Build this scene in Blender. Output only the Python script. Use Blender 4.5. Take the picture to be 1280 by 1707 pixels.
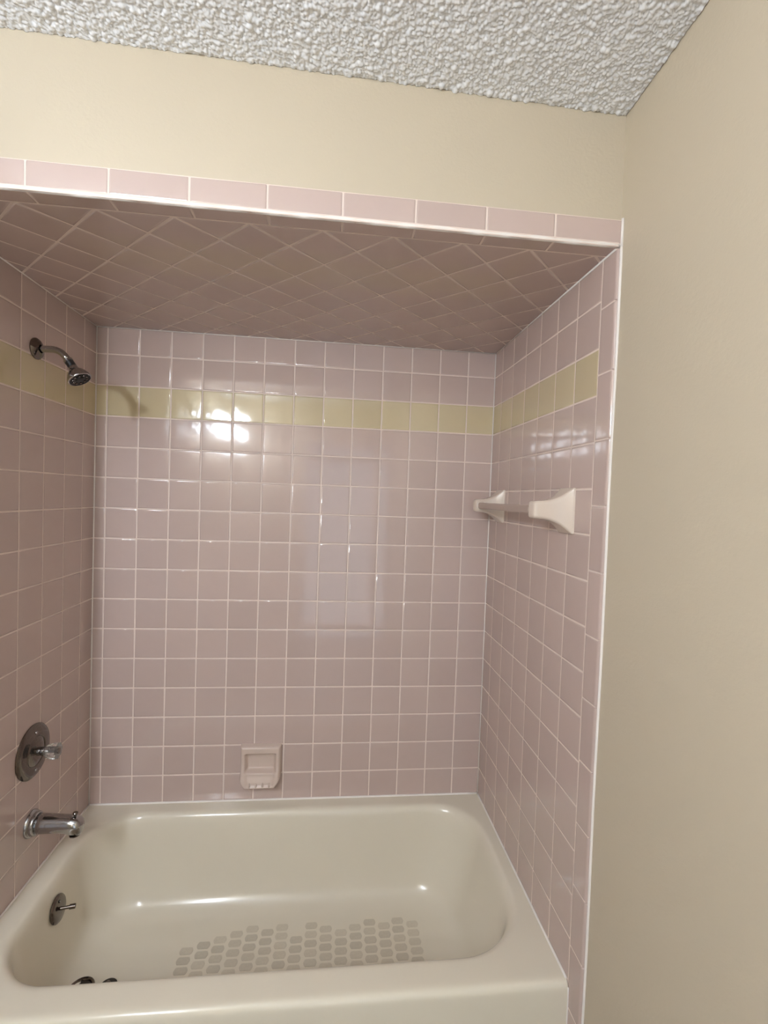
import bpy, bmesh, math, random
import numpy as np
from mathutils import Vector, Matrix

random.seed(7)
rng = np.random.default_rng(7)
for o in list(bpy.data.objects):
    bpy.data.objects.remove(o)
scene = bpy.context.scene
COL = scene.collection

# ------------------------------------------------------------------ camera, world, exposure
cam_d = bpy.data.cameras.new('camera')
cam = bpy.data.objects.new('camera', cam_d)
COL.objects.link(cam)
cam_d.sensor_fit = 'HORIZONTAL'
cam_d.sensor_width = 36.0
cam_d.lens = 22.4513
cam_d.clip_start = 0.02
cam.location = (0.8537, -1.8147, 1.5425)
cam.rotation_euler = tuple(math.radians(a) for a in (88.2097, -2.0387, -5.9705))
scene.camera = cam

world = bpy.data.worlds.new('world')
scene.world = world
world.use_nodes = True
world.node_tree.nodes['Background'].inputs[0].default_value = (0.75, 0.82, 1.0, 1)
world.node_tree.nodes['Background'].inputs[1].default_value = 0.15

vs = scene.view_settings
vs.view_transform = 'Standard'
vs.look = 'None'
vs.gamma = 1.0
vs.use_curve_mapping = False
vs.exposure = 0.30

BULB_STRENGTH = 245.0
HALL_POWER = 5.0

# daylight that comes down the hall and through the doorway behind the photographer
la = bpy.data.lights.new('hall_daylight', 'AREA')
la.shape = 'RECTANGLE'
la.size = 0.78
la.size_y = 1.95
la.energy = HALL_POWER
la.color = (0.68, 0.84, 1.0)
lo = bpy.data.objects.new('hall_daylight', la)
COL.objects.link(lo)
lo.location = (0.98, -3.42, 1.02)
lo.rotation_euler = (math.radians(90), 0, 0)

# ------------------------------------------------------------------ sizes (metres)
P = 0.1095                 # tile pitch: 4 1/4 inch tile and its joint
GAP = 0.0030               # joint width
TT = 0.006                 # tile thickness
XA = 0.038                 # narrow cut column in the left corner
W = 1.459                  # clear width between the tiled side walls
RIM = 0.38                 # tub rim height
H0 = 0.1033                # bottom row
ZTOP = RIM + H0 + 14 * P   # joint under the top row
ZC = 2.111                 # tiled alcove ceiling
CR, CL = 0.083, 0.081      # corner columns of the side walls
YJ = -0.755                # joint between diagonal field and the soffit trim
YF = -0.800                # face of the header trim / front of the tiles
XR = W + 0.008             # painted right wall
YH = -0.792                # painted header wall
YR = -3.2                  # rear wall of the bathroom
XL = -0.17                 # painted left wall of the bathroom

# ------------------------------------------------------------------ materials
def srgb(r, g, b):
    def f(c):
        c /= 255.0
        return c / 12.92 if c <= 0.04045 else ((c + 0.055) / 1.055) ** 2.4
    return (f(r), f(g), f(b), 1)

def mat(name, col, rough=0.5, metal=0.0, spec=0.5, var=0.0, noise=0.0, nscale=30.0, bump=0.0, bscale=60.0,
        trans=0.0, ior=1.5, coat=0.0, tint=None, rough_var=0.0):
    m = bpy.data.materials.new(name)
    m.use_nodes = True
    nt = m.node_tree
    b = nt.nodes['Principled BSDF']
    b.inputs['Base Color'].default_value = col
    b.inputs['Roughness'].default_value = rough
    b.inputs['Metallic'].default_value = metal
    b.inputs['Specular IOR Level'].default_value = spec
    b.inputs['IOR'].default_value = ior
    b.inputs['Transmission Weight'].default_value = trans
    b.inputs['Coat Weight'].default_value = coat
    b.inputs['Coat Roughness'].default_value = 0.05
    tc = nt.nodes.new('ShaderNodeTexCoord')
    out = None
    if noise > 0 or var > 0:
        n = nt.nodes.new('ShaderNodeTexNoise')
        n.inputs['Scale'].default_value = nscale
        n.inputs['Detail'].default_value = 4
        nt.links.new(tc.outputs['Object'], n.inputs['Vector'])
        mr = nt.nodes.new('ShaderNodeMapRange')
        mr.inputs['To Min'].default_value = 1 - noise
        mr.inputs['To Max'].default_value = 1 + noise
        nt.links.new(n.outputs['Fac'], mr.inputs['Value'])
        val = mr.outputs['Result']
        if var > 0:
            oi = nt.nodes.new('ShaderNodeObjectInfo')
            m2 = nt.nodes.new('ShaderNodeMapRange')
            m2.inputs['To Min'].default_value = 1 - var
            m2.inputs['To Max'].default_value = 1 + var
            nt.links.new(oi.outputs['Random'], m2.inputs['Value'])
            mu = nt.nodes.new('ShaderNodeMath')
            mu.operation = 'MULTIPLY'
            nt.links.new(val, mu.inputs[0])
            nt.links.new(m2.outputs['Result'], mu.inputs[1])
            val = mu.outputs[0]
        vm = nt.nodes.new('ShaderNodeVectorMath')
        vm.operation = 'SCALE'
        vm.inputs[0].default_value = col[:3]
        nt.links.new(val, vm.inputs['Scale'])
        nt.links.new(vm.outputs['Vector'], b.inputs['Base Color'])
        if rough_var > 0:
            m3 = nt.nodes.new('ShaderNodeMapRange')
            m3.inputs['To Min'].default_value = max(0, rough - rough_var)
            m3.inputs['To Max'].default_value = rough + rough_var
            nt.links.new(n.outputs['Fac'], m3.inputs['Value'])
            nt.links.new(m3.outputs['Result'], b.inputs['Roughness'])
    if bump > 0:
        n2 = nt.nodes.new('ShaderNodeTexNoise')
        n2.inputs['Scale'].default_value = bscale
        n2.inputs['Detail'].default_value = 2
        nt.links.new(tc.outputs['Object'], n2.inputs['Vector'])
        bp = nt.nodes.new('ShaderNodeBump')
        bp.inputs['Strength'].default_value = 1.0
        bp.inputs['Distance'].default_value = bump
        nt.links.new(n2.outputs['Fac'], bp.inputs['Height'])
        nt.links.new(bp.outputs['Normal'], b.inputs['Normal'])
    return m

M = {}
M['tile'] = mat('mauve_glazed_tile', srgb(195, 174, 166), 0.08, spec=0.75, var=0.035, noise=0.02, nscale=25, bump=0.00035, bscale=16)
M['cream'] = mat('cream_glazed_tile', srgb(203, 187, 154), 0.07, spec=0.75, var=0.04, noise=0.02, nscale=25, bump=0.00035, bscale=16)
M['grout'] = mat('pale_grout', srgb(228, 211, 201), 0.8, noise=0.06, nscale=60)
M['caulk'] = mat('white_caulk', srgb(240, 232, 226), 0.7, noise=0.03, nscale=40)
M['paint'] = mat('beige_wall_paint', srgb(198, 185, 164), 0.5, spec=0.35, noise=0.015, nscale=3, bump=0.0004, bscale=140)
M['ceil'] = mat('popcorn_ceiling', srgb(238, 238, 240), 0.9, spec=0.2, noise=0.04, nscale=8)
M['tub'] = mat('bone_enamel', srgb(227, 218, 200), 0.16, spec=0.5, noise=0.015, nscale=5, bump=0.0002, bscale=9)
M['grip'] = mat('worn_grip_patch', srgb(203, 193, 175), 0.5, spec=0.3, var=0.06, noise=0.08, nscale=120)
M['chrome'] = mat('chrome', srgb(172, 170, 170), 0.07, metal=1.0, noise=0.04, nscale=40, rough_var=0.05)
M['dchrome'] = mat('aged_chrome', srgb(118, 110, 104), 0.12, metal=1.0, noise=0.08, nscale=50, rough_var=0.08)
M['black'] = mat('black_plastic', srgb(22, 21, 22), 0.35, noise=0.05, nscale=30)
M['acrylic'] = mat('clear_acrylic', srgb(245, 243, 240), 0.05, trans=0.92, ior=1.49)
M['ceramic'] = mat('beige_ceramic', srgb(218, 202, 188), 0.15, noise=0.015, nscale=12)
M['dish'] = mat('pinkish_beige_ceramic', srgb(208, 188, 176), 0.16, noise=0.02, nscale=12)
M['bar'] = mat('greyish_plastic_bar', srgb(176, 156, 146), 0.25, noise=0.02, nscale=20)
M['white'] = mat('white_trim_paint', srgb(232, 230, 226), 0.4, noise=0.02, nscale=5)
M['floor'] = mat('vinyl_floor', srgb(120, 108, 96), 0.4, noise=0.08, nscale=6)
M['dark'] = mat('drain_opening', srgb(40, 34, 28), 0.7, noise=0.1, nscale=50)
mb = bpy.data.materials.new('lit_frosted_bulb')
mb.use_nodes = True
_b = mb.node_tree.nodes['Principled BSDF']
_b.inputs['Base Color'].default_value = (0.9, 0.88, 0.84, 1)
_b.inputs['Emission Color'].default_value = (0.90, 1.0, 1.11, 1)
_b.inputs['Emission Strength'].default_value = BULB_STRENGTH
M['bulb'] = mb

# ------------------------------------------------------------------ helpers
def link(name, me, m=None, parent=None, kind=None, smooth=False):
    o = bpy.data.objects.new(name, me)
    COL.objects.link(o)
    if m is not None and not me.materials:
        me.materials.append(m)
    if parent is not None:
        o.parent = parent
    if kind:
        o['kind'] = kind
    if smooth:
        me.polygons.foreach_set('use_smooth', [True] * len(me.polygons))
    return o

def mesh(name, verts, faces, fix=True):
    me = bpy.data.meshes.new(name)
    me.from_pydata([tuple(v) for v in verts], [], [tuple(f) for f in faces])
    if fix:
        bm = bmesh.new()
        bm.from_mesh(me)
        bmesh.ops.recalc_face_normals(bm, faces=bm.faces)
        bm.to_mesh(me)
        bm.free()
    me.update()
    return me

def box_mesh(name, x0, x1, y0, y1, z0, z1):
    v = [(x, y, z) for x in (x0, x1) for y in (y0, y1) for z in (z0, z1)]
    f = [(0, 1, 3, 2), (4, 6, 7, 5), (0, 4, 5, 1), (2, 3, 7, 6), (0, 2, 6, 4), (1, 5, 7, 3)]
    return mesh(name, v, f)

def box(name, x0, x1, y0, y1, z0, z1, m, parent=None, kind=None):
    return link(name, box_mesh(name, x0, x1, y0, y1, z0, z1), m, parent, kind)

def empty(name, loc, label, cat, group=None):
    o = bpy.data.objects.new(name, None)
    COL.objects.link(o)
    o.location = loc
    o.empty_display_size = 0.05
    tag(o, label, cat, group)
    return o

def tag(o, label, cat, group=None):
    o['label'] = label
    o['category'] = cat
    if group:
        o['group'] = group

def rings_mesh(name, rings, cap0=True, cap1=True, closed=True):
    n = len(rings[0])
    v = [p for r in rings for p in r]
    f = []
    for i in range(len(rings) - 1):
        for j in range(n if closed else n - 1):
            k = (j + 1) % n
            f.append((i * n + j, i * n + k, (i + 1) * n + k, (i + 1) * n + j))
    if cap0:
        f.append(tuple(range(n))[::-1])
    if cap1:
        f.append(tuple((len(rings) - 1) * n + j for j in range(n)))
    return mesh(name, v, f)

def frame_of(axis):
    a = Vector(axis).normalized()
    u = a.orthogonal().normalized()
    if abs(a.z) < 0.9:
        u = a.cross(Vector((0, 0, 1))).normalized()
    return a, u, a.cross(u)

def lathe(name, prof, origin, axis, m, parent=None, n=40, cap0=False, cap1=False):
    """prof: list of (distance along axis, radius)"""
    a, u, w = frame_of(axis)
    o = Vector(origin)
    rings = [[o + a * s + (u * math.cos(t) + w * math.sin(t)) * max(r, 1e-5)
              for t in (2 * math.pi * k / n for k in range(n))] for s, r in prof]
    ob = link(name, rings_mesh(name, rings, cap0, cap1), m, parent, smooth=True)
    sharp(ob)
    return ob

def sharp(ob, deg=38):
    bm = bmesh.new()
    bm.from_mesh(ob.data)
    for e in bm.edges:
        if len(e.link_faces) == 2 and e.calc_face_angle(0) > math.radians(deg):
            e.smooth = False
    bm.to_mesh(ob.data)
    bm.free()

def tube(name, path, r, m, parent=None, n=12, kind=None):
    pts = [Vector(p) for p in path]
    rings = []
    prev = None
    for i, p in enumerate(pts):
        d = (pts[min(i + 1, len(pts) - 1)] - pts[max(i - 1, 0)]).normalized()
        if prev is None:
            _, u, w = frame_of(d)
        else:
            u = (prev - d * prev.dot(d)).normalized()
            w = d.cross(u)
        prev = u
        rr = r[i] if isinstance(r, (list, tuple)) else r
        rings.append([p + (u * math.cos(t) + w * math.sin(t)) * rr for t in (2 * math.pi * k / n for k in range(n))])
    return link(name, rings_mesh(name, rings), m, parent, kind, smooth=True)

# ---- tiles ---------------------------------------------------------
_cache = {}
INS = (0.0, 0.0003, 0.0013, 0.0042)
DEP = (-TT, -0.0012, -0.00015, 0.0)

def poly_tile_mesh(poly):
    """tile with an eased glazed edge, face at z=0, from a convex outline"""
    c = sum((Vector(p) for p in poly), Vector((0, 0))) / len(poly)
    rin = 1e9
    n = len(poly)
    for i in range(n):
        a, b = Vector(poly[i]), Vector(poly[(i + 1) % n])
        e = (b - a)
        if e.length < 1e-6:
            continue
        nn = Vector((e.y, -e.x)).normalized()
        rin = min(rin, abs((c - a).dot(nn)))
    rings = []
    for d, z in zip(INS, DEP):
        k = max(0.15, 1 - d / max(rin, 1e-4))
        rings.append([(c.x + (p[0] - c.x) * k, c.y + (p[1] - c.y) * k, z) for p in poly])
    me = rings_mesh('tile', rings)
    me.polygons.foreach_set('use_smooth', [True] * len(me.polygons))
    return me

def rect_tile_mesh(w, h, m):
    key = ('r', round(w, 4), round(h, 4), m)
    if key not in _cache:
        w2, h2 = w / 2, h / 2
        rings = []
        for d, z in zip(INS, DEP):
            rings.append([(-w2 + d, -h2 + d, z), (w2 - d, -h2 + d, z), (w2 - d, h2 - d, z), (-w2 + d, h2 - d, z)])
        me = rings_mesh('tile', rings)
        me.polygons.foreach_set('use_smooth', [True] * len(me.polygons))
        me.materials.append(M[m])
        _cache[key] = me
    return _cache[key]

def bull_tile_mesh(w, h, m='tile'):
    """bullnose: width along local x, the +x edge rolls over, length along y"""
    key = ('b', round(w, 4), round(h, 4), m)
    if key not in _cache:
        prof = [(-w / 2, -TT), (-w / 2 + 0.0003, -0.0012), (-w / 2 + 0.0013, -0.00015), (-w / 2 + 0.0042, 0)]
        R = 0.0075
        prof.append((w / 2 - R - 0.003, 0))
        for k in range(7):
            t = math.radians(90 - 90 * k / 6)
            prof.append((w / 2 - R + R * math.cos(t), -R + R * math.sin(t)))
        prof.append((w / 2, -R - 0.001))
        rings = []
        for d, z in ((0.0, -0.001), (0.0013, 0), (0.004, 0)):
            rings.append([(x, -h / 2 + d, zz + z if zz > -0.003 else zz) for x, zz in prof])
        for d, z in ((0.004, 0), (0.0013, 0), (0.0, -0.001)):
            rings.append([(x, h / 2 - d, zz + z if zz > -0.003 else zz) for x, zz in prof])
        me = rings_mesh('bullnose', rings, True, True, True)
        me.polygons.foreach_set('use_smooth', [True] * len(me.polygons))
        me.materials.append(M[m])
        _cache[key] = me
    return _cache[key]

def basis(o, U, V, N, tilt=0.0):
    mt = Matrix((Vector(U), Vector(V), Vector(N))).transposed().to_4x4()
    mt.translation = Vector(o)
    if tilt:
        mt = mt @ Matrix.Rotation(random.gauss(0, tilt), 4, 'X') @ Matrix.Rotation(random.gauss(0, tilt), 4, 'Y')
    return mt

TILT = math.radians(0.11)
def put(me, parent, mt, name='tile'):
    o = bpy.data.objects.new(name, me)
    COL.objects.link(o)
    o.parent = parent
    o.matrix_local = mt
    return o

ZL = [ZC] + [ZTOP - j * P for j in range(15)] + [RIM + 0.001]      # horizontal joints, top to bottom

def tiled(parent, origin, U, N, cols, skip=None):
    """cols: boundaries along U; rows from ZL"""
    V = Vector((0, 0, 1))
    U = Vector(U)
    N = Vector(N)
    if U.cross(V).dot(N) < 0:
        pass
    for j in range(16):
        z1, z0 = ZL[j], ZL[j + 1]
        for i in range(len(cols) - 1):
            u0, u1 = cols[i], cols[i + 1]
            w = u1 - u0 - GAP
            h = z1 - z0 - GAP
            m = 'cream' if j == 2 else 'tile'
            c = Vector(origin) + U * (u0 + u1) / 2
            c.z = (z0 + z1) / 2
            Ux = V.cross(N)
            put(rect_tile_mesh(w, h, m), parent, basis(c, Ux, V, N, TILT))

# ------------------------------------------------------------------ the setting
# back wall
wall_back = box('wall_back', -0.1, W + 0.1, 0.0085, 0.10, RIM + 0.005, 2.45, M['paint'], kind='structure')
box('grout_bed', 0.0, W, 0.0007, 0.0090, RIM - 0.03, ZC, M['grout'], wall_back)
bc = [0.0] + [XA + i * P for i in range(13)] + [W]
tiled(wall_back, (0, 0, 0), (1, 0, 0), (0, -1, 0), bc)

# right wall: painted, the part beside the tub tiled
wall_right = box('wall_right', XR, XR + 0.1, YR - 0.9, 0.1, 0, 2.62, M['paint'], kind='structure')
box('grout_bed', W + 0.0007, XR + 0.0005, YF + 0.006, 0.0, 0.0, ZC, M['grout'], wall_right)
rc = [0.0] + [CR + i * P for i in range(7)]
tiled(wall_right, (W, 0, 0), (0, -1, 0), (-1, 0, 0), rc)
# left wall
wall_left = box('wall_left', XL - 0.1, -0.0085, YF + 0.008, 0.1, 0, 2.45, M['paint'], kind='structure')
box('grout_bed', -0.0090, -0.0007, YF + 0.009, 0.0, 0.0, ZC, M['grout'], wall_left)
lc = [0.0] + [CL + i * P for i in range(7)]
tiled(wall_left, (0, 0, 0), (0, -1, 0), (1, 0, 0), lc)
# bullnose tiles that finish the front edge of both side walls
zb = [ZC, 1.9965, 1.8440, 1.6915, 1.5390, 1.3865, 1.2340, 1.0815, 0.9290, 0.7765, 0.6240, 0.4715, 0.3190, 0.1665, 0.014]
for wall, x, N, y_in in ((wall_right, W, (-1, 0, 0), -(CR + 6 * P)), (wall_left, 0.0, (1, 0, 0), -(CL + 6 * P))):
    bw = abs(YF - y_in) - GAP / 2
    for k in range(len(zb) - 1):
        h = zb[k] - zb[k + 1] - GAP
        c = (x, (YF + y_in - GAP / 2) / 2, (zb[k] + zb[k + 1]) / 2)
        U = Vector((0, -1, 0))
        N_ = Vector(N)
        V = N_.cross(U)
        put(bull_tile_mesh(bw, h), wall, basis(c, U, V, N_, TILT * 0.5), 'bullnose_tile')
# white caulk where the bullnose meets the paint
tube('caulk_bead', [(XR - 0.001, YF - 0.0005 + 0.0012 * math.sin(z * 9), z) for z in np.linspace(0.0, ZC + 0.006, 60)], 0.0033, M['caulk'], wall_right, n=8)

# alcove ceiling: tiles laid on the diagonal
ceiling_alcove = box('ceiling_alcove', 0.0, W, YH + 0.10, 0.0, ZC + 0.0085, 2.30, M['paint'], kind='structure')
box('grout_bed', 0.0, W, YJ - 0.045, 0.0, ZC + 0.00045, ZC + 0.0090, M['grout'], ceiling_alcove)

def clip(poly, axis, val, keep_less):
    out = []
    for i in range(len(poly)):
        a, b = poly[i], poly[(i + 1) % len(poly)]
        ia = (a[axis] <= val) if keep_less else (a[axis] >= val)
        ib = (b[axis] <= val) if keep_less else (b[axis] >= val)
        if ia:
            out.append(a)
        if ia != ib:
            t = (val - a[axis]) / (b[axis] - a[axis])
            out.append((a[0] + t * (b[0] - a[0]), a[1] + t * (b[1] - a[1])))
    return out

D2 = P / math.sqrt(2)
hd = (P - GAP) / math.sqrt(2)
full = None
for r in range(0, 14):
    for c in range(-2, 12):
        cx = 0.192 + (2 * c + (1 if r % 2 == 0 else 0)) * D2 - D2 * 2
        cy = YJ + r * D2
        # lattice corners of the joints lie on the trim line at x = 0.192 + k * 2 * D2
        poly = [(cx + hd, cy), (cx, cy + hd), (cx - hd, cy), (cx, cy - hd)]
        g = GAP / 2
        q = clip(clip(clip(clip(poly, 0, g, False), 0, W - g, True), 1, YJ + g, False), 1, -g, True)
        if len(q) < 3:
            continue
        area = 0.5 * abs(sum(q[i][0] * q[(i + 1) % len(q)][1] - q[(i + 1) % len(q)][0] * q[i][1] for i in range(len(q))))
        if area < 3e-5:
            continue
        mx = sum(p[0] for p in q) / len(q)
        my = sum(p[1] for p in q) / len(q)
        if len(q) == 4 and area > 0.0113:
            if full is None:
                full = poly_tile_mesh([(p[0] - mx, -(p[1] - my)) for p in q])
                full.materials.append(M['tile'])
            me = full
        else:
            me = poly_tile_mesh([(p[0] - mx, -(p[1] - my)) for p in q])
            me.materials.append(M['tile'])
        put(me, ceiling_alcove, basis((mx, my, ZC), (1, 0, 0), (0, -1, 0), (0, 0, -1), TILT * 0.6))

# header wall above the opening, with its two rows of trim tile
wall_header = box('wall_header', XL - 0.1, XR, YH, YH + 0.10, ZC + 0.0085, 2.46, M['paint'], kind='structure')
XT = [0.240 + k * 0.1532 for k in range(-2, 8)] + [XR - 0.001]
XT[0] = -0.03
ZE = 2.1185                # lower edge of the face row
ZT = 2.1725
for k in range(len(XT) - 1):
    x0, x1 = XT[k], XT[k + 1]
    # face row; rolled edge at the top against the paint
    put(bull_tile_mesh(ZT - ZE, x1 - x0 - GAP), wall_header,
        basis(((x0 + x1) / 2, YF, (ZE + ZT) / 2), (0, 0, 1), (1, 0, 0), (0, -1, 0), TILT), 'trim_tile')
    xa, xb = max(0.0, x0), min(W, x1)
    put(rect_tile_mesh(xb - xa - GAP, abs(YF - YJ) - 0.006, 'tile'), wall_header,
        basis(((xa + xb) / 2, (YF + YJ) / 2 + 0.002, ZC), (1, 0, 0), (0, -1, 0), (0, 0, -1), TILT), 'soffit_tile')
box('grout_bed', -0.03, XR - 0.001, YF + 0.0007, YH + 0.0005, ZE - 0.004, ZT - 0.003, M['grout'], wall_header)
edge = []
for x in np.linspace(-0.03, XR - 0.002, 70):
    edge.append((x, YF + 0.0045, 2.1155 + 0.0006 * math.sin(x * 31)))
tube('grout_edge', edge, [0.0052 + 0.0005 * math.sin(i * 1.9) for i in range(70)], M['caulk'], wall_header, n=10)
tube('caulk_bead', [(XR - 0.0015, YF - 0.001, z) for z in (2.112, 2.14, 2.1725)], 0.003, M['caulk'], wall_header, n=8)

# caulk and grout beads in the corners of the alcove
for pth, r, par in (([(0.0006, -0.0006, RIM), (0.0006, -0.0006, ZC)], 0.0028, wall_back),
                    ([(W - 0.0006, -0.0006, RIM), (W - 0.0006, -0.0006, ZC)], 0.0024, wall_back),
                    ([(0, -0.0006, ZC - 0.0006), (W, -0.0006, ZC - 0.0006)], 0.0020, wall_back),
                    ([(W - 0.0006, 0, ZC - 0.0006), (W - 0.0006, YF + 0.01, ZC - 0.0006)], 0.0024, wall_right),
                    ([(0.0006, 0, ZC - 0.0006), (0.0006, YF + 0.01, ZC - 0.0006)], 0.0016, wall_left)):
    tube('caulk_bead', pth, r, M['caulk'], par, n=8)

# room: ceiling with its sprayed texture, floor, left and rear walls
def ceil_z(x, y):
    return 2.4093 - 0.0144 * (x - 0.82) + 0.06 * (YH - y)
cv = []
for (x, y) in ((-0.35, YH + 0.1), (XR + 0.1, YH + 0.1), (XR + 0.1, YR - 0.9), (-0.35, YR - 0.9)):
    cv += [(x, y, ceil_z(x, y) + 0.001), (x, y, 2.75)]
ceiling = link('ceiling', mesh('ceiling', cv, [(0, 2, 4, 6), (1, 7, 5, 3), (0, 1, 3, 2), (2, 3, 5, 4), (4, 5, 7, 6), (6, 7, 1, 0)]), M['ceil'], kind='structure')

def popcorn():
    x0, x1, y0, y1, s = XL + 0.002, XR - 0.002, -1.40, YH - 0.001, 0.0016
    nx, ny = int((x1 - x0) / s), int((y1 - y0) / s)
    hgt = np.zeros((nx, ny), dtype=np.float32)
    n = int((x1 - x0) * (y1 - y0) / 1.5e-5)
    cxs = rng.uniform(0, nx, n)
    cys = rng.uniform(0, ny, n)
    rad = rng.gamma(4.0, 0.00042, n) + 0.0010
    for cx, cy, r in zip(cxs, cys, rad):
        R = r / s
        k = int(R) + 2
        i0, i1 = max(0, int(cx) - k), min(nx, int(cx) + k + 1)
        j0, j1 = max(0, int(cy) - k), min(ny, int(cy) + k + 1)
        if i1 <= i0 or j1 <= j0:
            continue
        ii, jj = np.ogrid[i0:i1, j0:j1]
        d2 = ((ii - cx) ** 2 + (jj - cy) ** 2) / (R * R)
        cap = np.where(d2 < 1, np.sqrt(np.clip(1 - d2, 0, 1)) * r * 0.8, 0)
        sub = hgt[i0:i1, j0:j1]
        np.maximum(sub, cap, out=sub)
    hgt += rng.normal(0, 0.00012, hgt.shape).astype(np.float32)
    xs = x0 + np.arange(nx) * s
    ys = y0 + np.arange(ny) * s
    xs[-1], ys[-1] = x1, y1
    X, Y = np.meshgrid(xs, ys, indexing='ij')
    Z = 2.4093 - 0.0144 * (X - 0.82) + 0.06 * (YH - Y) - hgt
    co = np.stack([X, Y, Z], -1).reshape(-1, 3)
    idx = np.arange(nx * ny).reshape(nx, ny)
    q = np.stack([idx[:-1, :-1], idx[:-1, 1:], idx[1:, 1:], idx[1:, :-1]], -1).reshape(-1, 4)
    me = bpy.data.meshes.new('popcorn_texture')
    me.vertices.add(len(co))
    me.vertices.foreach_set('co', co.ravel())
    me.loops.add(q.size)
    me.loops.foreach_set('vertex_index', q.ravel().astype(np.int32))
    me.polygons.add(len(q))
    me.polygons.foreach_set('loop_start', np.arange(0, q.size, 4, dtype=np.int32))
    me.update(calc_edges=True)
    return link('popcorn_texture', me, M['ceil'], ceiling, 'stuff', smooth=True)
popcorn()

floor = box('floor', -0.35, XR + 0.1, YR - 0.9, 0.1, -0.1, 0.0, M['floor'], kind='structure')
wall_left_room = box('wall_left_room', XL - 0.1, XL, YR - 0.9, YF + 0.008, 0, 2.62, M['paint'], kind='structure')
DX0, DX1, DZ = 0.58, 1.38, 2.03
wall_rear = box('wall_rear', XL, DX0, YR - 0.1, YR, 0, 2.60, M['paint'], kind='structure')
box('door_head_panel', DX0, DX1, YR - 0.1, YR, DZ, 2.60, M['paint'], wall_rear)
box('door_side_panel', DX1, XR, YR - 0.1, YR, 0, 2.60, M['paint'], wall_rear)
trim_1 = box('trim_1', DX0 - 0.06, DX0, YR, YR + 0.015, 0, DZ + 0.06, M['white'], kind='structure')
box('casing_head', DX0, DX1, YR, YR + 0.015, DZ, DZ + 0.06, M['white'], trim_1)
box('casing_side', DX1, DX1 + 0.06, YR, YR + 0.015, 0, DZ + 0.06, M['white'], trim_1)
wall_hall = box('wall_hall', -0.2, XR + 0.1, YR - 1.0, YR - 0.9, 0, 2.62, M['paint'], kind='structure')

# ------------------------------------------------------------------ bathtub
def rrect(x0, x1, y0, y1, radii, n=12, ns=9):
    """counter-clockwise from right-back; y0 front (min), y1 back (max); radii: rb, lb, lf, rf"""
    cs = [((x1, y1), 0, radii[0], (-1, -1)), ((x0, y1), 90, radii[1], (1, -1)), ((x0, y0), 180, radii[2], (1, 1)), ((x1, y0), 270, radii[3], (-1, 1))]
    arcs = []
    for (px, py), a0, r, (sx, sy) in cs:
        cx, cy = px + sx * r, py + sy * r
        arcs.append([(cx + r * math.cos(math.radians(a0 + 90 * k / n)), cy + r * math.sin(math.radians(a0 + 90 * k / n))) for k in range(n + 1)])
    pts = []
    for i in range(4):
        a = arcs[i]
        b = arcs[(i + 1) % 4]
        pts += a
        for k in range(1, ns + 1):
            t = k / (ns + 1)
            pts.append((a[-1][0] + (b[0][0] - a[-1][0]) * t, a[-1][1] + (b[0][1] - a[-1][1]) * t))
    return pts

def lvl(x0, x1, y0, y1, radii, z):
    return [(x, y, z) for x, y in rrect(x0, x1, y0, y1, radii)]

YTF = -0.7455              # apron face
tub = empty('bathtub', (W / 2, -0.37, 0), 'bone coloured enamel bathtub with a flat apron filling the mauve tiled alcove', 'bathtub')
def to_tub(ob):
    ob.parent = tub
    ob.matrix_parent_inverse = Matrix.Translation(-Vector(tub.location))
    return ob
BX0, BX1, BY0, BY1 = 0.052, 1.424, -0.672, -0.050
RAD = (0.16, 0.16, 0.16, 0.20)
e = 0.001
levels = []
t4 = (0.0006,) * 4
for ins, z in ((0.0, 0.0), (0.0, 0.10), (0.0, 0.25), (0.0, 0.345), (0.0, 0.364), (0.0025, 0.3715), (0.0075, 0.3772), (0.014, 0.3795), (0.022, RIM), (0.03, RIM)):
    yy = 0.004 if ins > 0.02 else 0
    levels.append(lvl(e, W - e, YTF + ins, -e, t4, z))
mid = lvl((BX0 + e) / 2, (BX1 + W) / 2, (BY0 + YTF + 0.02) / 2, BY1 / 2, tuple(r * 0.6 for r in RAD), RIM)
levels.append(mid)
prof = [(-0.010, -0.010, -0.010, -0.010, RIM), (0, 0, 0, 0, RIM - 0.0002), (0.007, 0.007, 0.007, 0.007, RIM - 0.0022), (0.0135, 0.014, 0.0135, 0.0135, RIM - 0.0075),
        (0.019, 0.021, 0.019, 0.019, RIM - 0.017), (0.024, 0.028, 0.024, 0.024, RIM - 0.035), (0.029, 0.042, 0.031, 0.031, 0.28),
        (0.036, 0.066, 0.045, 0.045, 0.205), (0.044, 0.092, 0.060, 0.060, 0.145), (0.052, 0.108, 0.073, 0.073, 0.115), (0.064, 0.130, 0.092, 0.092, 0.0955),
        (0.082, 0.158, 0.116, 0.116, 0.0838), (0.108, 0.188, 0.138, 0.138, 0.0805), (0.14, 0.222, 0.165, 0.165, 0.080), (0.18, 0.262, 0.205, 0.205, 0.080), (0.215, 0.297, 0.240, 0.240, 0.080)]
for l, r, b, f, z in prof:
    k = max(0.10, 1 - (l + b) / 0.5)
    rad = tuple(max(0.02, q * (0.55 + 0.45 * k)) for q in RAD)
    lim = (BY1 - b - BY0 - f) / 2 - 0.002
    rad = tuple(min(q, lim) for q in rad)
    levels.append(lvl(BX0 + l, BX1 - r, BY0 + f, BY1 - b, rad, z))
shell = link('tub_shell', rings_mesh('tub_shell', levels, False, True), M['tub'], smooth=True)
sub = shell.modifiers.new('subdivision', 'SUBSURF')
sub.levels = 2
sub.render_levels = 2
to_tub(shell)

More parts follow.
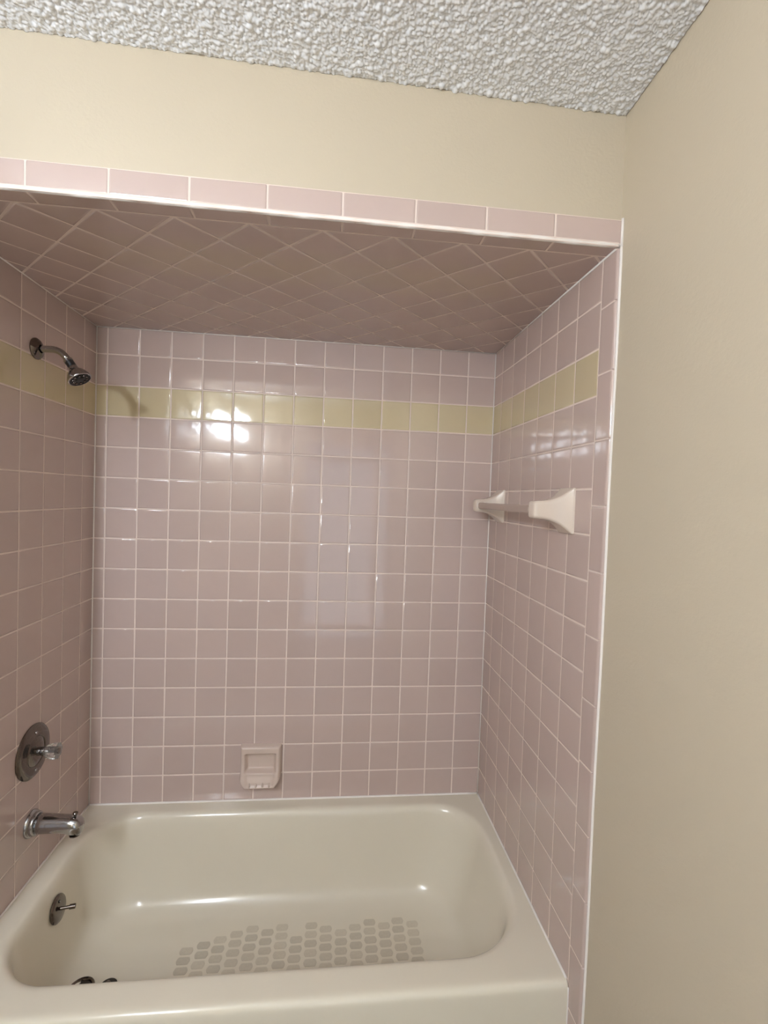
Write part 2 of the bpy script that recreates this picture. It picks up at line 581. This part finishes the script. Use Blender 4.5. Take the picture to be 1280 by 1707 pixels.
# worn anti-slip patches on the tub floor, staggered columns
def patch_mesh():
    pts = []
    for x, y in [(0.0215, 0.0), (0.0165, 0.0125), (-0.0165, 0.0125), (-0.0215, 0.0), (-0.0165, -0.0125), (0.0165, -0.0125)]:
        pts.append(Vector((x, y)))
    out = []
    for i in range(6):
        a, b, c = pts[i - 1], pts[i], pts[(i + 1) % 6]
        out += [b + (a - b).normalized() * 0.005, b * 0.965, b + (c - b).normalized() * 0.005]
    rings = [[(p.x, p.y, 0) for p in out], [(p.x * 0.97, p.y * 0.97, 0.0005) for p in out]]
    return rings_mesh('grip_patch', rings, False, True)
pm = patch_mesh()
pm.materials.append(M['grip'])
for c in range(16):
    for r in range(10):
        x = 0.435 + c * 0.0488
        y = -0.222 - r * 0.0325 - (0.016 if c % 2 else 0) - 0.0012 * c * 0
        if r == 0 and (c < 3 or c in (7, 10)):
            continue
        if r == 1 and c < 1:
            continue
        o = bpy.data.objects.new('grip_patch', pm)
        COL.objects.link(o)
        o.parent = tub
        o.location = Vector((x + random.uniform(-.0015, .0015), y, 0.0802)) - Vector(tub.location)
# caulk around the rim
def bead(a, b, r):
    n = 30
    pts = [Vector(a).lerp(Vector(b), k / n) for k in range(n + 1)]
    to_tub(tube('caulk_bead', pts, r, M['caulk'], None, n=8))
bead((0.004, -0.0015, RIM + 0.001), (W - 0.004, -0.0015, RIM + 0.001), 0.0042)
bead((W - 0.0012, -0.002, RIM + 0.001), (W - 0.0012, YTF + 0.012, RIM + 0.0005), 0.0034)
bead((0.0012, -0.002, RIM + 0.001), (0.0012, YTF + 0.012, RIM + 0.0005), 0.0034)
bead((W - 0.0008, YTF + 0.001, 0.002), (W - 0.0008, YTF + 0.001, RIM - 0.012), 0.0022)

# overflow plate on the plumbing end of the tub
ov = empty('overflow_plate', (0.083, -0.352, 0.295), 'dark round overflow plate with a trip lever inside the tub', 'overflow plate')
ax = Vector((1, 0, 0.13)).normalized()
oo = Vector((-0.0005, 0, 0))
lathe('plate', [(0.0, 0.0375), (0.003, 0.0375), (0.006, 0.035), (0.0085, 0.028), (0.0095, 0.014), (0.0098, 0.0001)], oo, ax, M['dchrome'], ov, cap0=True)
ld = Vector((1, 0.25, -0.05)).normalized()
lathe('trip_lever', [(0.0, 0.0045), (0.024, 0.0045), (0.025, 0.0068), (0.040, 0.0068), (0.041, 0.005), (0.0412, 0.0001)], oo + ax * 0.007, ld, M['dchrome'], ov, n=20, cap0=True)
for s in (-1, 1):
    lathe('screw', [(0.0, 0.004), (0.0014, 0.0036), (0.0016, 0.0001)], oo + ax * 0.0075 + Vector((0, 0, 0.022 * s)), ax, M['dchrome'], ov, n=14, cap0=True)

# drain and its stopper
dr = empty('tub_drain', (0.168, -0.388, 0.0803), 'round metal drain ring in the tub floor at the plumbing end', 'drain')
lathe('drain_ring', [(0.0, 0.036), (0.0045, 0.0355), (0.006, 0.033), (0.0045, 0.029), (0.0008, 0.027)], (0, 0, 0), (0, 0, 1), M['dchrome'], dr)
lathe('drain_hole', [(0.0006, 0.0275), (0.0012, 0.02), (0.0012, 0.0001)], (0, 0, 0), (0, 0, 1), M['dark'], dr)
for a in (0, 90):
    t = math.radians(a + 20)
    d = Vector((math.cos(t), math.sin(t), 0)) * 0.026
    tube('cross_bar', [-d + Vector((0, 0, .0025)), d + Vector((0, 0, .0025))], 0.002, M['dchrome'], dr, n=8)
st = empty('drain_stopper', (0.243, -0.388, 0.0803), 'small dark drain stopper lying beside the tub drain', 'stopper')
lathe('stopper_cap', [(0.0, 0.020), (0.002, 0.025), (0.005, 0.025), (0.0075, 0.020), (0.0085, 0.008), (0.0087, 0.0001)], (0, 0, 0), (0, 0, 1), M['dark'], st, cap0=True)
lathe('stopper_knob', [(0.0, 0.005), (0.006, 0.005), (0.008, 0.0075), (0.011, 0.006), (0.012, 0.0001)], (0, 0, 0.0075), (0, 0, 1), M['dchrome'], st, n=20)

# ------------------------------------------------------------------ shower head on its arm
sh = empty('wall_shower', (0.0, -0.345, 1.928), 'chrome shower head with a black face on a bent arm from the left wall', 'shower')
lathe('wall_flange', [(0.0002, 0.030), (0.003, 0.030), (0.008, 0.026), (0.012, 0.017), (0.014, 0.0115)], (0, 0, 0), (1, 0, 0), M['dchrome'], sh, cap0=True)
path = [(0.001, 0, 0), (0.02, 0, 0.0005), (0.042, 0, 0.001)]
for k in range(1, 9):
    t = math.radians(54 * k / 8)
    path.append((0.042 + 0.046 * math.sin(t), 0, 0.001 - 0.046 * (1 - math.cos(t))))
d = Vector((math.cos(math.radians(54)), 0, -math.sin(math.radians(54))))
tip = Vector(path[-1])
path.append(tuple(tip + d * 0.014))
tube('shower_arm', path, 0.0095, M['chrome'], sh, n=20)
hp = tip + d * 0.010
d2 = Vector((0.50, -0.10, -0.80)).normalized()
lathe('collar', [(0, 0.0095), (0.0005, 0.0125), (0.006, 0.0125), (0.007, 0.0105)], hp, d, M['chrome'], sh, n=28)
lathe('swivel_nut', [(0, 0.0118), (0.016, 0.0118), (0.018, 0.0095)], hp + d * 0.006, d, M['black'], sh, n=12)
hb = hp + d * 0.022
head = lathe('bell', [(-0.002, 0.0085), (0.004, 0.0125), (0.008, 0.0125), (0.011, 0.0135), (0.018, 0.020), (0.027, 0.0265), (0.037, 0.0310), (0.042, 0.0318), (0.0445, 0.0312), (0.045, 0.0285)], hb, d2, M['chrome'], sh)
face = lathe('spray_face', [(0.0435, 0.0290), (0.0445, 0.0275), (0.0435, 0.0255), (0.0435, 0.0120), (0.0465, 0.0105), (0.0468, 0.0001)], hb, d2, M['black'], sh)
a_, u_, w_ = frame_of(d2)
for k in range(10):
    t = 2 * math.pi * k / 10
    c = hb + d2 * 0.0432 + (u_ * math.cos(t) + w_ * math.sin(t)) * 0.019
    lathe('nozzle', [(0.0, 0.0036), (0.0026, 0.0030), (0.0028, 0.0001)], c, d2, M['dchrome'], face, n=10)
tube('spray_tab', [hb + d2 * 0.040 + Vector((0.0, 0.0, 0.0)) + u_ * 0.031, hb + d2 * 0.040 + u_ * 0.037], 0.003, M['chrome'], head, n=8)

# ------------------------------------------------------------------ mixing valve
va = empty('shower_valve', (0.0, -0.338, 0.762), 'round chrome shower valve plate with a clear acrylic knob on the left wall', 'valve')
plate = lathe('escutcheon', [(0.0002, 0.078), (0.003, 0.078), (0.007, 0.074), (0.010, 0.064), (0.0115, 0.050), (0.012, 0.044), (0.0105, 0.042), (0.012, 0.040), (0.0155, 0.030), (0.018, 0.022), (0.018, 0.0001)], (0, 0, 0), (1, 0, 0), M['dchrome'], va, n=56, cap0=True)
for s in (-1, 1):
    lathe('screw', [(0.0, 0.005), (0.002, 0.0045), (0.0022, 0.0001)], (0.0105, 0.0, 0.055 * s), (1, 0, 0), M['chrome'], plate, n=14)
lathe('stem', [(0.0, 0.012), (0.02, 0.012), (0.022, 0.009), (0.034, 0.009)], (0.016, 0, 0), (1, 0, 0), M['chrome'], va, n=24, cap1=True)
# fluted acrylic knob
rings = []
for s, r in ((0.0, 0.011), (0.004, 0.0165), (0.014, 0.0205), (0.028, 0.0235), (0.034, 0.0225), (0.0355, 0.019)):
    ring = []
    for k in range(48):
        t = 2 * math.pi * k / 48
        rr = r * (1 + 0.055 * math.cos(8 * t))
        ring.append((0.037 + s, rr * math.cos(t), rr * math.sin(t)))
    rings.append(ring)
knob = link('knob', rings_mesh('knob', rings), M['acrylic'], va, smooth=True)
sharp(knob)
lathe('knob_cap', [(0.0, 0.0085), (0.0015, 0.008), (0.002, 0.0001)], (0.0727, 0, 0), (1, 0, 0), M['dchrome'], knob, n=20, cap0=True)
lathe('knob_core', [(0.0, 0.0055), (0.03, 0.0055)], (0.038, 0, 0), (1, 0, 0), M['dchrome'], knob, n=16, cap0=True, cap1=True)

# ------------------------------------------------------------------ tub spout
sp = empty('tub_spout', (0.0, -0.340, 0.547), 'polished chrome tub spout with a diverter knob below the valve', 'spout')
lathe('wall_ring', [(0.0002, 0.038), (0.004, 0.038), (0.008, 0.0355), (0.010, 0.0325), (0.014, 0.0335), (0.018, 0.032), (0.020, 0.028)], (0, 0, 0), (1, 0, 0), M['chrome'], sp, n=40, cap0=True)
rings = []
for s, r, dz, fl in ((0.012, 0.0285, 0.0, 1), (0.04, 0.0270, -0.001, 1), (0.07, 0.0255, -0.002, 1), (0.095, 0.0245, -0.003, 1), (0.108, 0.0245, -0.0045, 1), (0.122, 0.0240, -0.006, 1),
                     (0.133, 0.0225, -0.008, 1), (0.140, 0.0185, -0.0105, 1), (0.144, 0.012, -0.013, 1), (0.1455, 0.004, -0.0145, 1)):
    ring = []
    for k in range(36):
        t = 2 * math.pi * k / 36
        zz = math.sin(t) * r
        if s > 0.09 and zz < 0:
            zz *= 1 + 0.32 * min(1, (s - 0.09) / 0.03)
        ring.append((s, math.cos(t) * r, zz + dz))
    rings.append(ring)
body = link('spout_body', rings_mesh('spout_body', rings), M['chrome'], sp, smooth=True)
lathe('outlet', [(0.0, 0.015), (0.004, 0.0145), (0.004, 0.0115), (0.001, 0.0112), (0.001, 0.0001)], (0.122, 0, -0.0345), (0, 0, -1), M['dchrome'], body, n=24)
lathe('diverter_knob', [(0.0, 0.0035), (0.008, 0.0035), (0.009, 0.0065), (0.0125, 0.0075), (0.0145, 0.006), (0.015, 0.0001)], (0.122, 0, 0.0155), (0.05, 0, 1), M['dchrome'], sp, n=20)

# ------------------------------------------------------------------ towel bar on the right wall
tb = empty('towel_bar', (W, -0.375, 1.524), 'beige ceramic towel bar with two flared posts on the right tiled wall', 'towel bar')
def post(y):
    rings = []
    for s, hh, hw in ((0.0002, 0.0590, 0.0380), (0.005, 0.0590, 0.0380), (0.0068, 0.0575, 0.0368), (0.012, 0.0525, 0.0345), (0.020, 0.0450, 0.0310), (0.030, 0.0375, 0.0275), (0.042, 0.0312, 0.0245),
                      (0.056, 0.0266, 0.0222), (0.072, 0.0240, 0.0210), (0.088, 0.0230, 0.0205), (0.096, 0.0218, 0.0192), (0.0995, 0.0190, 0.0165), (0.1005, 0.0140, 0.0120)):
        rr = min(hh, hw) * (0.12 if s < 0.007 else 0.12 + 0.33 * min(1, s / 0.06))
        ring = []
        for (cx, cz), a0 in (((hw - rr, hh - rr), 0), ((-hw + rr, hh - rr), 90), ((-hw + rr, -hh + rr), 180), ((hw - rr, -hh + rr), 270)):
            for k in range(7):
                t = math.radians(a0 + 15 * k)
                ring.append((-s, y + cx + rr * math.cos(t), cz + rr * math.sin(t)))
        rings.append(ring)
    p = link('post', rings_mesh('post', rings), M['ceramic'], tb, smooth=True)
    sharp(p, 50)
    return p
post(-0.252)
post(0.248)
rings = []
for y in (-0.240, 0.236):
    ring = []
    for (cx, cz), a0 in (((0.008, 0.008), 0), ((-0.008, 0.008), 90), ((-0.008, -0.008), 180), ((0.008, -0.008), 270)):
        for k in range(5):
            t = math.radians(a0 + 22.5 * k)
            ring.append((-0.080 + cx + 0.0025 * math.cos(t), y, cz + 0.0025 * math.sin(t)))
    rings.append(ring)
for p_, ys in ((tb.children[0], -0.2315), (tb.children[1], 0.2275)):
    lathe('rod_socket', [(-0.0015, 0.0185), (0.0015, 0.0185), (0.0030, 0.0165), (0.0030, 0.0135), (0.0005, 0.0128)], (-0.080, ys, 0), (0, 1 if ys < 0 else -1, 0), M['ceramic'], p_, n=28)
rod = link('bar', rings_mesh('bar', rings), M['bar'], tb, smooth=True)
sharp(rod, 50)

# ------------------------------------------------------------------ soap dish on the back wall
sd = empty('soap_dish', (0.613, 0.0, 0.520), 'pinkish beige ceramic soap dish with ridged tray on the back wall', 'soap dish')
def sstep(a, b, x):
    t = min(1, max(0, (x - a) / (b - a)))
    return t * t * (3 - 2 * t)
NX, NZ = 60, 64
v, f = [], []
for j in range(NZ + 1):
    tv = -1 + 2 * j / NZ
    z = tv * 0.0775
    hw = 0.0755 - 0.016 * sstep(-0.55, -1.0, tv)
    for i in range(NX + 1):
        tu = -1 + 2 * i / NX
        x = tu * hw
        de = min(hw - abs(x), 0.0775 - abs(z))                 # distance to the rim of the plate
        rise = math.sqrt(max(0, 1 - (1 - min(1, de / 0.010)) ** 2))
        top = 0.024 + 0.022 * sstep(0.25, -0.85, tv)
        # inner hollow with a sloping tray
        ix = 0.0605 - 0.006 * sstep(-0.3, -0.85, tv)
        inn = sstep(0, 0.015, ix - abs(x)) * sstep(0.050, 0.041, z) * sstep(-0.0675, -0.058, z)
        floor_h = 0.004 + 0.026 * sstep(-0.012, -0.024, z) + 0.010 * sstep(-0.026, -0.058, z)
        hgt = top * rise * (1 - inn) + min(floor_h, top) * inn
        v.append((x, -hgt - 0.0003, z))
for j in range(NZ):
    for i in range(NX):
        a = j * (NX + 1) + i
        f.append((a, a + 1, a + NX + 2, a + NX + 1))
link('dish_body', mesh('dish_body', v, f), M['dish'], sd, smooth=True)
for k in range(4):
    x = -0.036 + 0.024 * k
    pts = [Vector((x, -0.0385, -0.052)), Vector((x, -0.0415, -0.057)), Vector((x, -0.0440, -0.062)), Vector((x, -0.0445, -0.067))]
    tube('drain_ridge', pts, [0.001, 0.0035, 0.0042, 0.0015], M['dish'], sd, n=12)

# ------------------------------------------------------------------ vanity light on the left wall of the room, beside the camera
vl = empty('vanity_light', (XL, -2.42, 2.085), 'chrome vanity light bar with three lit globe bulbs on the left wall', 'light fixture')
box('backplate', 0.0, 0.03, -0.66, 0.66, -0.055, 0.055, M['chrome'], vl)
for y in (-0.40, 0.0, 0.38):
    lathe('socket', [(0.0, 0.028), (0.03, 0.026), (0.045, 0.020)], (0.03, y, 0), (1, 0, 0), M['chrome'], vl, n=24)
    n = 24
    prof = []
    for k in range(n + 1):
        t = math.pi * k / n
        prof.append((0.118 - 0.046 * math.cos(t), 0.046 * math.sin(t)))
    lathe('bulb', prof, (0.0, y, 0), (1, 0, 0), M['bulb'], vl, n=32)
